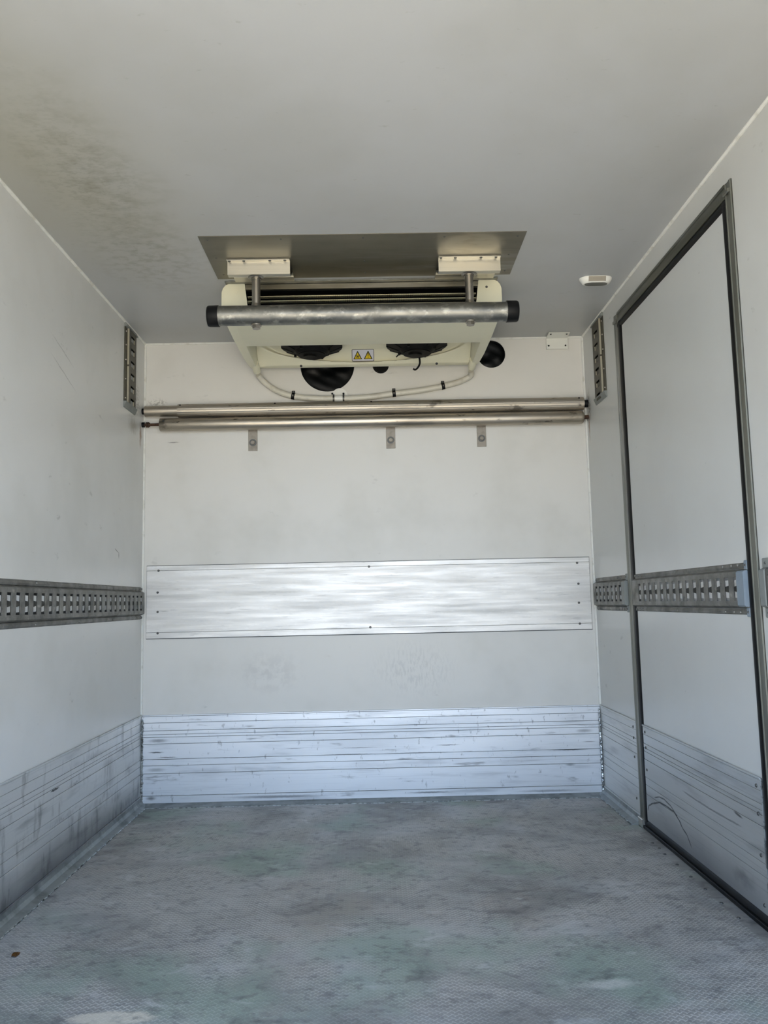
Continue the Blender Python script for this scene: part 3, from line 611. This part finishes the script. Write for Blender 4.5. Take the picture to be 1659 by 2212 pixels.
# ------------------------------------------------------------------ load bars with their straps
def load_bars():
    yc = -0.036
    a = thing('load_bar', 'upper ribbed aluminium load bar with a thinner telescopic end at left', 'load bar', (1.025, yc, 1.754), 'aluminium load bars across the back wall')
    b = MB(); n = 48; R = 0.0300
    def ring(x, i):
        t = 2 * math.pi * i / n; r = R + (0.0007 if i % 2 else 0.0); return (x, yc + r * math.cos(t), 1.754 + r * math.sin(t))
    A = [b.bm.verts.new(ring(0.166, i)) for i in range(n)]; B = [b.bm.verts.new(ring(2.028, i)) for i in range(n)]
    for i in range(n): b.bm.faces.new((A[i], A[(i + 1) % n], B[(i + 1) % n], B[i]))
    b.bm.faces.new(A); b.bm.faces.new(B); b.build('outer_tube', m_tube, a, True, 20)
    MB().cyl((0.014, yc, 1.7545), (0.19, yc, 1.7545), 0.0250, 32).build('inner_tube', m_tube, a, True)
    MB().cyl((0.0005, yc, 1.7545), (0.014, yc, 1.7545), 0.014, 16).build('rubber_foot', m_black, a, True)
    MB().cyl((2.028, yc, 1.754), (2.0495, yc, 1.754), 0.017, 16).build('rubber_foot', m_black, a, True)
    for x in (0.178, 0.61, 1.05, 2.005): inst(SCR_D, 'rivet', (x, yc - 0.0215, 1.754 + 0.0213), (0, -1, 1), a)
    rebase(a)
    c = thing('load_bar', 'lower smooth aluminium load bar with rusty threaded stud at left', 'load bar', (1.025, yc, 1.690), 'aluminium load bars across the back wall')
    MB().sweep([(x, yc, 1.690) for x in (0.084, 0.086, 0.5, 1.0, 1.5, 2.012, 2.022, 2.027)], 0.03, 40, True, [0.0292, .03, .03, .03, .03, .03, .028, .022]).build('tube', m_tube, c, True, 40)
    MB().cyl((0.010, yc, 1.692), (0.085, yc, 1.692), 0.0062, 14).build('threaded_stud', m_rust, c, True)
    m = MB().cyl((0.0005, yc, 1.692), (0.012, yc, 1.692), 0.012, 16); m.build('rubber_foot', m_black, c, True)
    MB().cyl((0.019, yc, 1.692), (0.026, yc, 1.692), 0.0125, 6).cyl((0.029, yc, 1.692), (0.036, yc, 1.692), 0.0135, 12, 0.009).build('nut', m_rust, c, True)
    MB().cyl((2.024, yc, 1.690), (2.0495, yc, 1.690), 0.010, 14).build('end_stud', m_rust, c, True)
    inst(SCR, 'screw', (0.104, yc - 0.0275, 1.703), (0, -1, .4), c)
    for x in (0.52, 0.885, 1.5): MB().cyl((x, yc, 1.690), (x + .0016, yc, 1.690), 0.0303, 40).build('end_ring', m_tube, c, True)
    rebase(c)
    for (x, lab) in ((0.5012, 'leftmost of the three steel hanger straps below the load bars'), (1.1372, 'middle one of the three steel hanger straps below the load bars'), (1.558, 'rightmost of the three steel hanger straps below the load bars')):
        s = thing('hanger_strap', lab, 'bracket', (x, 0, 1.60), 'steel hanger straps below the load bars')
        MB().box(x - 0.0212, x + 0.0212, -0.0035, 0, 1.568, 1.79, 0.0006).build('strap', m_strap, s)
        MB().cyl((x, -0.0035, 1.6065), (x, -0.0060, 1.6065), 0.0165, 28).build('washer', m_screw, s, True)
        MB().cyl((x, -0.0060, 1.6065), (x, -0.0085, 1.6065), 0.0105, 24, 0.009).cyl((x, -0.0085, 1.6065), (x, -0.0125, 1.6065), 0.0075, 6).build('bolt', m_strap, s)
        rebase(s)
load_bars()

# ------------------------------------------------------------------ round openings closed with black foil
def opening(x, z, r, lab):
    o = thing('foil_cover', lab, 'cover', (x, 0.03, z), 'black foil covers in the round wall openings')
    def f(u, v):
        t = v * 2 * math.pi; q = u * (r - 0.0005)
        px, pz = x + q * math.cos(t), z + q * math.sin(t)
        w = 0.005 * math.sin(px * 30 + 2 * math.sin(pz * 27)) * math.sin(pz * 22 + 2) + 0.0012 * math.sin(pz * 110 + px * 60)
        return Vector((px, 0.034 + w * (1 - u ** 4), pz))
    MB().grid(f, 24, 64).build('foil', m_film, o, True, 60, weld=True)
    mb = MB(); n = 64
    P = [(r - 0.0022, 0.004), (r - 0.0002, 0.004), (r - 0.0002, 0.034), (r - 0.0022, 0.034)]
    rings = [[mb.bm.verts.new((x + p * math.cos(2 * math.pi * k / n), y, z + p * math.sin(2 * math.pi * k / n))) for p, y in P] for k in range(n)]
    for k in range(n):
        for j in range(4): mb.bm.faces.new((rings[k][j], rings[k][(j + 1) % 4], rings[(k + 1) % n][(j + 1) % 4], rings[(k + 1) % n][j]))
    mb.build('sleeve', m_black, o, True); rebase(o)
opening(0.849, 1.968, 0.126, 'large black foil-covered round opening in back wall below the cooling unit')
opening(1.6175, 2.008, 0.066, 'small black foil-covered round opening right of the cooling unit')
cd = thing('cover_disc', 'small white round cover disc on the wall behind the hose fitting', 'cover', (0.905, 0, 1.818))
MB().cyl((0.905, 0, 1.820), (0.905, -0.004, 1.820), 0.036, 40).build('disc', m_white, cd, True)
MB().cyl((0.905, -0.004, 1.820), (0.905, -0.0052, 1.820), 0.030, 40).build('disc_face', m_white, cd, True); rebase(cd)
gl = thing('cable_gland', 'small flat black cable gland peeping below the cooling unit', 'cable gland', (1.098, 0, 1.957))
MB().cyl((1.098, 0, 1.962), (1.098, -0.010, 1.962), 0.038, 32, 0.034).build('flange', m_fan, gl, True)
MB().cyl((1.083, -0.012, 1.945), (1.083, -0.012, 1.930), 0.0035, 10).build('tail', m_fan, gl, True); rebase(gl)

# ------------------------------------------------------------------ drain hose
def hose():
    y = -0.019
    P = catmull([(0.534, -0.052, 1.912), (0.547, -0.032, 1.897), (0.575, y, 1.872), (0.625, y, 1.840), (0.690, y, 1.8185), (0.78, y, 1.807), (0.8755, y, 1.8035), (0.96, y, 1.8035), (1.0468, y, 1.8085),
                 (1.1565, y, 1.8215), (1.28, y, 1.835), (1.3849, y, 1.853), (1.46, y, 1.872), (1.505, y, 1.893), (1.516, -0.034, 1.902), (1.513, -0.052, 1.912)], 8)
    h = thing('drain_hose', 'pale grey drain hose sagging from both ends of the cooling unit', 'hose', (1.02, 0, 1.82))
    MB().sweep(P, 0.0135, 16).build('tube', m_hose, h, True, 60)
    def near(x): return min(range(len(P)), key=lambda i: abs(P[i].x - x))
    for x in (0.690, 1.1565, 1.385):
        i = near(x); d = (P[i + 1] - P[i - 1]).normalized(); c = P[i]
        k = MB().cyl(c - d * 0.0075, c + d * 0.0075, 0.0158, 20).box(c.x - .0075, c.x + .0075, -0.0035, 0.0, c.z + .008, c.z + .030, 0.002)
        k.build('hose_clip', m_black, h, True)
        inst(SCR, 'screw', (c.x, -0.0035, c.z + 0.0235), (0, -1, 0), h)
        MB().box(c.x - .002, c.x + .002, c.y - .0164, c.y - .015, c.z - .004, c.z + .004, 0.0005).build('clip_stud', m_steel, h)
    for x in (0.877, 0.923):
        i = near(x); c = P[i].copy(); c.x = x
        MB().cyl(c - Vector((.0035, 0, 0)), c + Vector((.0035, 0, 0)), 0.0150, 20).build('hose_clamp', m_screw, h, True)
        MB().cyl((x, -0.020, c.z + .013), (x, -0.020, c.z + .019), 0.004, 10).build('clamp_screw', m_screw, h, True)
        inst(SCR_D, 'clamp_head', (x + (-.006 if x < .9 else 0), -0.024, c.z + 0.022), (0, -1, 0), h)
    MB().cyl((0.884, y, 1.8032), (0.918, y, 1.8032), 0.0150, 24).build('fitting', m_white, h, True)
    MB().cyl((0.889, y, 1.8032), (0.893, y, 1.8032), 0.0163, 24).cyl((0.909, y, 1.8032), (0.913, y, 1.8032), 0.0163, 24).build('fitting_collar', m_white, h, True)
    rebase(h)
hose()

# ------------------------------------------------------------------ ceiling plate, mounting brackets
pl = thing('ceiling_plate', 'dull grey aluminium reinforcing sheet screwed to the ceiling', 'plate', (1.03, -0.93, H))
MB().prism([(0.4835, -1.1072), (1.5805, -1.1082), (1.5825, -0.7530), (0.4829, -0.7510)], 'z', H - 0.0025, H).build('sheet', m_plate, pl)
for (x, y) in ((.5107, -1.0828), (.757, -1.0814), (1.0323, -1.0825), (1.3069, -1.0802), (1.5544, -1.0788), (.5124, -.9392), (.5115, -.7928), (1.0348, -.8964), (1.037, -.7935), (1.5567, -.7904), (1.5488, -.9324)):
    inst(SCR_S, 'screw', (x, y, H - 0.0024), (0, 0, -1), pl)
rebase(pl)
def bracket(x0, x1, px, lab):
    zt = H - 0.0026; zb = 2.034
    o = thing('mounting_bracket', lab, 'bracket', ((x0 + x1) / 2, -0.84, zt), 'aluminium brackets under the ceiling plate')
    t = 0.003
    y0, y1, y2, y3 = -0.932, -0.907, -0.882, -0.735
    prof = [(y0, zt), (y0, zt - t), (y1 - .001, zt - t), (y1, zb), (y2, zb), (-0.806, zt - t), (-0.776, zt - t), (-0.776, zt - t - .003), (y3, zt - t - .003), (y3, zt), (-0.810, zt), (y2 - t, zb + t), (y1 + t, zb + t), (y1 + t, zt)]
    MB().prism(prof, 'x', x0, x1).build('hat_channel', m_bracket, o)
    MB().box(x0, x1, y0, y0 + 0.0025, zt - 0.006, zt, 0.0005).build('lip', m_bracket, o)
    for k in (0.02, 0.26, 0.69, 0.94):
        for y in (-0.918, -0.770): inst(SCR, 'screw', (x0 + .004 + (x1 - x0 - .008) * k, y, zt - t), (0, 0, -1), o)
    rebase(o)
bracket(0.5465, 0.7690, 0.650, 'left aluminium hat-shaped bracket holding the guard tube')
bracket(1.3000, 1.5220, 1.411, 'right aluminium hat-shaped bracket holding the guard tube')

# ------------------------------------------------------------------ guard tube on two posts
g = thing('guard_tube', 'thick galvanised guard tube with black end caps in front of the cooling unit', 'guard bar', (1.026, -0.877, 1.897))
gy, gz, gr = -0.877, 1.8925, 0.0355
MB().cyl((0.500, gy, gz + .001), (1.550, gy, gz - .001), gr, 56).build('tube', m_galv, g, True)
for a, b in ((0.4705, 0.5105), (1.5420, 1.5840)):
    s = 1 if a < 1 else -1; c0, c1 = (a, b) if s > 0 else (b, a)
    MB().sweep([(c0, gy, gz), (c0 + s * .001, gy, gz), (c0 + s * .006, gy, gz), (c0 + s * .036, gy, gz), (c1, gy, gz)], gr, 48, True, [0.032, 0.0355, 0.0378, 0.0385, 0.0385]).build('end_cap', m_black, g, True, 50)
for x in (0.6440, 1.4115):
    MB().cyl((x, gy, gz + .028), (x, gy, 2.033), 0.0150, 28).build('post', m_steel, g, True)
    MB().cyl((x, gy, 2.0339), (x, gy, 2.0305), 0.029, 32, 0.024).cyl((x, gy, 2.0305), (x, gy, 2.026), 0.019, 28).build('foot_flange', m_steel, g, True)
    MB().cyl((x, gy, gz + .030), (x, gy, gz + .042), 0.0188, 28, 0.0162).build('collar', m_steel, g, True)
    z = gz - gr
    MB().cyl((x, gy, z + .002), (x, gy, z - .003), 0.0190, 28).cyl((x, gy, z - .003), (x, gy, z - .013), 0.0150, 6).build('bolt', m_steel, g)
rebase(g)

# ------------------------------------------------------------------ cooling unit
def unit():
    cx = 1.0225; xl, xr = 0.484, 1.561
    u = thing('cooling_unit', 'slim cream evaporator cooling unit with two black fans under the ceiling', 'cooling unit', (cx, -0.38, H))
    fy, ry, zb = -0.712, -0.058, 1.931
    # side arms, mirrored, tapering to the hose ends
    def arm(s):
        mb = MB()
        def sect(y, zbot, din, dout=0.0, top=H - 0.002, inw=0.058):
            P = [(0.030 + dout, zbot), (0.012 + dout, zbot + 0.004), (0.006 + dout, zbot + 0.020), (0.001 + dout, zbot + 0.06), (0.0015 + dout, 2.048), (0.006 + dout, 2.062), (0.016 + dout, 2.074), (0.036 + dout, top),
                 (inw + din * .0 , top), (inw + din, zbot + 0.012), (inw + din - 0.006, zbot)]
            return [Vector(((xl + a) if s > 0 else (xr - a), y, z)) for a, z in P]
        S = [sect(fy, 1.944, 0.016, 0.004, inw=0.092), sect(fy + 0.012, 1.939, 0.014, 0.001, inw=0.092), sect(-0.50, zb + .001, 0.006, inw=0.075), sect(-0.410, zb, 0.0, inw=0.058), sect(-0.25, zb, 0.0, inw=0.056), sect(-0.12, zb, 0.0, 0.005, inw=0.056),
             sect(-0.085, zb - .002, 0.0, 0.014, inw=0.057), sect(-0.058, zb - 0.004, 0.0, 0.028, inw=0.058)]
        R = [[mb.bm.verts.new(p) for p in q] for q in S]
        for A, B in zip(R, R[1:]):
            for i in range(len(A)): mb.bm.faces.new((A[i], A[(i + 1) % len(A)], B[(i + 1) % len(A)], B[i]))
        mb.bm.faces.new(R[0]); mb.bm.faces.new(R[-1])
        x = xl + 0.046 if s > 0 else xr - 0.046
        mb.build('side_cover', m_cream, u, True, 50)
        # hose socket under the arm end
        mb = MB().sweep([(x, -0.125, 1.948), (x, -0.095, 1.936), (x, -0.066, 1.924)], 0.016, 16, True, [0.016, 0.0185, 0.0165])
        mb.build('hose_socket', m_cream, u, True)
    arm(1); arm(-1)
    # bottom pan, front lip and the recess
    mb = MB(); xa, xb = xl + 0.05, xr - 0.05
    mb.prism([(fy + .004, 1.947), (fy + .010, 1.939), (-0.60, zb + .002), (-0.417, zb), (-0.407, zb + .002), (-0.405, zb + .012), (-0.413, zb + .016), (fy + .012, 1.953)], 'x', xa, xb)
    mb.build('bottom_pan', m_cream, u, True, 40)
    # back wall of the recess with its scooped middle
    xa2, xb2 = xl + 0.0575, xr - 0.0575
    zr = 1.940
    def rec(a, b):
        x = xa2 + (xb2 - xa2) * a
        z = zr + 0.001 + (2.052 - zr) * min(1, b / 0.6)
        y = -0.100 - 0.90 * (z - zr)
        h = z - 0.315 * (y + 0.10)
        e = ((x - cx) / 0.470) ** 2 + ((h - 2.052) / 0.102) ** 2
        k = max(0, min(1, (1.0 - e) / 0.16)); k = k * k * (3 - 2 * k)
        y += 0.030 * k
        if b > 0.6:
            t = (b - 0.6) / 0.4; y = y + (-0.410 - y) * t; z = 2.052 + 0.012 * math.sin(t * math.pi)
        return Vector((x, y, z))
    mb = MB().grid(rec, 110, 60); mb.build('recess', m_cream, u, True, 70)
    mb = MB().prism([(-0.101, zr + .001), (-0.097, zr - .0015), (-0.064, zr - .0015), (-0.058, zr + .004), (-0.058, 2.06), (-0.062, 2.06), (-0.066, zr + .006), (-0.1, zr + .004)], 'x', xa2, xb2)
    mb.build('rear_rim', m_cream, u, True, 40)
    for x in (0.735, 1.352): MB().cyl((x, -0.098, zr - .003), (x, -0.090, zr + .004), 0.006, 12).build('rim_clip', m_screw, u, True)
    # coil compartment
    MB().box(xl + .085, xr - .085, -0.60, -0.59, 1.955, 2.06).build('coil_back', m_matt, u)
    MB().box(xl + .085, xr - .085, -0.70, -0.60, 1.955, 1.958).build('coil_floor', m_matt, u)
    MB().box(xl + .088, xr - .088, fy + .004, fy + .02, 2.0585, 2.0775, 0.001).box(xl + .088, xr - .088, fy + .0015, fy + .02, 2.0560, 2.0590, 0.0005).build('front_rail', m_plate, u)
    MB().box(xl + .02, xr - .02, -0.730, -0.700, 2.0785, H - 0.0005, 0.001).build('top_frame', m_frame, u)
    MB().box(xl + .085, xr - .085, -0.700, -0.590, 2.060, 2.084).build('coil_roof', m_matt, u)
    MB().box(xl + .084, xl + .0945, -0.695, -0.590, 1.955, 2.06).box(xr - .0945, xr - .084, -0.695, -0.590, 1.955, 2.06).build('coil_side', m_matt, u)
    for k, z in enumerate((2.0355, 2.0175, 1.9995)):
        mb = MB(); n = 240; x0, x1 = xl + .10, xr - .10
        for i in range(n):
            x = x0 + (x1 - x0) * (i + .5) / n; mb.box(x - .0011, x + .0011, -0.692, -0.672, z - .0019, z + .0019)
        o = mb.build('coil_fins', m_fin, u); o['kind'] = 'stuff'
        MB().cyl((x0 - .002, -0.675, z), (x1 + .002, -0.675, z), 0.0018, 8).build('coil_pipe', m_fan, u, True)
    MB().cyl((xl + .058, fy + .0005, 2.052), (xl + .058, fy - .0015, 2.052), 0.0105, 24).build('screw_cap', m_cream, u, True)
    inst(SCR, 'screw', (xr - .062, fy + .001, 2.052), (0, -1, 0), u)
    # fans
    for fx in (0.795, 1.2545):
        fyc = -0.242; root = MB()
        root.cyl((fx, fyc, 2.05), (fx, fyc, 1.978), 0.134, 40, caps=False).cyl((fx, fyc, 1.978), (fx, fyc, 1.957), 0.134, 40, 0.082)
        f = root.build('fan', m_fan, u, True, 30)
        mb = MB()
        for k in range(12):
            t = 2 * math.pi * k / 12
            a = Vector((fx + 0.080 * math.cos(t), fyc + 0.080 * math.sin(t), 1.9555)); b = Vector((fx + 0.134 * math.cos(t), fyc + 0.134 * math.sin(t), 1.977))
            mb.cyl(a, b, 0.0022, 6)
        mb.build('guard_ribs', m_fan, f, True)['kind'] = 'stuff'
        for k in range(4):
            t = math.pi / 4 + math.pi / 2 * k + 0.3
            MB().cyl((fx + .086 * math.cos(t), fyc + .086 * math.sin(t), 1.962), (fx + .086 * math.cos(t), fyc + .086 * math.sin(t), 1.948), 0.006, 10).build('lug', m_fan, f, True)
        MB().cyl((fx, fyc, 1.958), (fx, fyc, 1.944), 0.076, 36, 0.066).cyl((fx, fyc, 1.944), (fx, fyc, 1.939), 0.060, 36).cyl((fx - .008, fyc, 1.939), (fx - .008, fyc, 1.931), 0.030, 24).build('motor', m_fan, f, True)
        MB().box(fx + .008, fx + .035, fyc - .058, fyc - .056, 1.9475, 1.9505).build('motor_mark', m_capgrey, f)
    mb = MB().sweep(catmull([(1.262, -0.225, 1.945), (1.268, -0.20, 1.930), (1.269, -0.19, 1.912), (1.261, -0.18, 1.897), (1.249, -0.175, 1.888), (1.240, -0.175, 1.893)], 5), 0.0042, 8)
    mb.build('cable', m_fan, u, True)
    MB().cyl((1.181, -0.21, 1.953), (1.164, -0.205, 1.938), 0.003, 8).build('cable_end', m_fan, u, True)
    # warning label: rounded frame, two triangles
    def yl(z, off): return -0.100 - 0.90 * (z - zr) + 0.030 - off * 1.35
    x0, x1, z0, z1 = 0.9665, 1.0675, 1.9570, 2.0125; off = 0.0008; zlow = z0
    def flat(poly, off, name, mat, par):
        poly = [(x, zlow + (z - zlow) * 0.80) for x, z in poly]
        b = MB(); A = [b.bm.verts.new((x, yl(z, off), z)) for x, z in poly]; B = [b.bm.verts.new((x, yl(z, off - .00025), z)) for x, z in poly]
        b.bm.faces.new(A); b.bm.faces.new(B[::-1])
        for i in range(len(A)): b.bm.faces.new((A[i], B[i], B[(i + 1) % len(A)], A[(i + 1) % len(A)]))
        return b.build(name, mat, par)
    def rrect(x0, x1, z0, z1, r):
        out = []
        for (a, b, t0) in ((x1 - r, z1 - r, 0), (x0 + r, z1 - r, 90), (x0 + r, z0 + r, 180), (x1 - r, z0 + r, 270)):
            for k in range(5): t = math.radians(t0 + 22.5 * k); out.append((a + r * math.cos(t), b + r * math.sin(t)))
        return out
    lab = flat(rrect(x0, x1, z0, z1, .005), off, 'warning_label', m_lblack, u)
    flat(rrect(x0 + .0022, x1 - .0022, z0 + .0022, z1 - .0022, .0035), off + .0003, 'label_face', m_lwhite, lab)
    for cxx, kind in ((0.9930, 0), (1.0405, 1)):
        zb_, zt_ = z0 + .010, z1 - .0085; hwid = 0.0195
        flat([(cxx - hwid, zb_), (cxx + hwid, zb_), (cxx + hwid - .001, zb_ + .003), (cxx + .0015, zt_), (cxx - .0015, zt_), (cxx - hwid + .001, zb_ + .003)], off + .0006, 'triangle_border', m_lblack, lab)
        flat([(cxx - hwid + .0048, zb_ + .0028), (cxx + hwid - .0048, zb_ + .0028), (cxx, zt_ - .0055)], off + .0009, 'triangle', m_lyellow, lab)
        if kind:
            flat([(cxx - .0008, zb_ + .0115), (cxx + .0008, zb_ + .0115), (cxx + .0021, zt_ - .0095), (cxx - .0021, zt_ - .0095)], off + .0012, 'exclamation_stroke', m_lblack, lab)
            flat([(cxx + .0017 * math.cos(k), zb_ + .0072 + .0017 * math.sin(k)) for k in [i * math.pi / 4 for i in range(8)]], off + .0012, 'exclamation_dot', m_lblack, lab)
        else:
            cz = zb_ + 0.0125
            for k in range(5):
                t = math.radians(75 + 72 * k); d = (math.cos(t), math.sin(t)); n_ = (-d[1], d[0])
                P = [(0.0006, -.0006), (0.0045, -.0022), (0.0078, -.0018), (0.0082, .0008), (0.0040, .0012), (0.0006, .0008)]
                flat([(cxx + d[0] * a + n_[0] * b_, cz + d[1] * a + n_[1] * b_) for a, b_ in P], off + .0012, 'fan_blade', m_lblack, lab)
            flat([(cxx + .0018 * math.cos(i * math.pi / 4), cz + .0018 * math.sin(i * math.pi / 4)) for i in range(8)], off + .0014, 'fan_hub', m_lblack, lab)
    rebase(u)
unit()

# ------------------------------------------------------------------ small angle bracket, ceiling lamp, leaf
ab = thing('angle_bracket', 'small white angle plate joining back wall and ceiling near the right corner', 'bracket', (1.926, 0, H))
MB().box(1.8765, 1.9765, -0.0120, -0.0085, 2.024, H - .010).prism([(-0.0100, H - .0105), (-0.010, H - .0085), (-0.074, H - .0015), (-0.074, H - .004)], 'x', 1.8755, 1.9745).box(1.88, 1.973, -0.0088, 0, 2.03, 2.045).build('plate', m_wpaint, ab)
for x in (1.887, 1.966): inst(SCR_D, 'screw', (x, -0.0118, 2.040), (0, -1, 0), ab)
for x in (1.888, 1.962): inst(SCR_D, 'screw', (x, -0.060, H - .0055), (0, 0, -1), ab)
rebase(ab)
def lamp():
    cx, cy = 1.9235, -0.694
    o = thing('ceiling_lamp', 'small white oval interior lamp, switched off, on ceiling near right wall', 'lamp', (cx, cy, H))
    def stad(hx, hy, z, n=10, dy=0):
        r = hy; P = []
        for k in range(n + 1): t = -math.pi / 2 + math.pi * k / n; P.append((cx + hx - r * 1.35 + r * 1.35 * math.cos(t), cy + dy + r * math.sin(t), z))
        for k in range(n + 1): t = math.pi / 2 + math.pi * k / n; P.append((cx - hx + r * 1.35 + r * 1.35 * math.cos(t), cy + dy + r * math.sin(t), z))
        return P
    b = MB(); L = [stad(.0630, .0300, H), stad(.0630, .0300, H - .004), stad(.0600, .0285, H - .010), stad(.0530, .0245, H - .020), stad(.0480, .0215, H - .0225)]
    R = [[b.bm.verts.new(p) for p in q] for q in L]
    for A, B in zip(R, R[1:]):
        for i in range(len(A)): b.bm.faces.new((A[i], A[(i + 1) % len(A)], B[(i + 1) % len(A)], B[i]))
    b.bm.faces.new(R[0]); b.bm.faces.new(R[-1]); b.build('housing', m_white, o, True, 30)
    b = MB(); A = [b.bm.verts.new(p) for p in stad(.0440, .0175, H - .0224)]; B = [b.bm.verts.new(p) for p in stad(.0435, .0170, H - .0236)]
    for i in range(len(A)): b.bm.faces.new((A[i], A[(i + 1) % len(A)], B[(i + 1) % len(A)], B[i]))
    b.bm.faces.new(B); b.bm.faces.new(A); b.build('lens_window', m_lensg, o, True, 30)
    # ribbed front lens following the sloped side
    b = MB()
    b.prism([(cy - .0312, H - .003), (cy - .026, H - .003), (cy - .020, H - .0195), (cy - .0250, H - .0195)], 'x', cx - .034, cx + .032)
    for k in range(8):
        t0, t1 = k / 8, (k + .55) / 8
        y0 = cy - .0322 + .0062 * t0; y1 = cy - .0322 + .0062 * t1; z0 = H - .003 - .0165 * t0; z1 = H - .003 - .0165 * t1
        b.prism([(y0, z0), (y0 + .003, z0), (y1 + .003, z1), (y1, z1)], 'x', cx - .033, cx + .031)
    b.build('ribbed_lens', m_lens, o)
    rebase(o)
lamp()
def leaf():
    b = MB(); n = 12; P = []
    for k in range(n):
        t = 2 * math.pi * k / n; r = 0.0095 * (1 + 0.22 * math.sin(5 * t)); P.append(b.bm.verts.new((0.1256 + r * math.cos(t), -1.53 + r * 1.5 * math.sin(t), 0.0022 + 0.0015 * math.sin(3 * t))))
    c = b.bm.verts.new((0.1256, -1.53, 0.0075))
    for k in range(n): b.bm.faces.new((P[k], P[(k + 1) % n], c))
    bmesh.ops.solidify(b.bm, geom=b.bm.faces[:], thickness=0.0006)
    o = b.build('leaf', m_leaf); tag(o, 'tiny crumpled brown leaf on the floor beside the left kick plate', 'leaf')
leaf()
for o in D.objects:
    if '_inst' in o: del o['_inst']
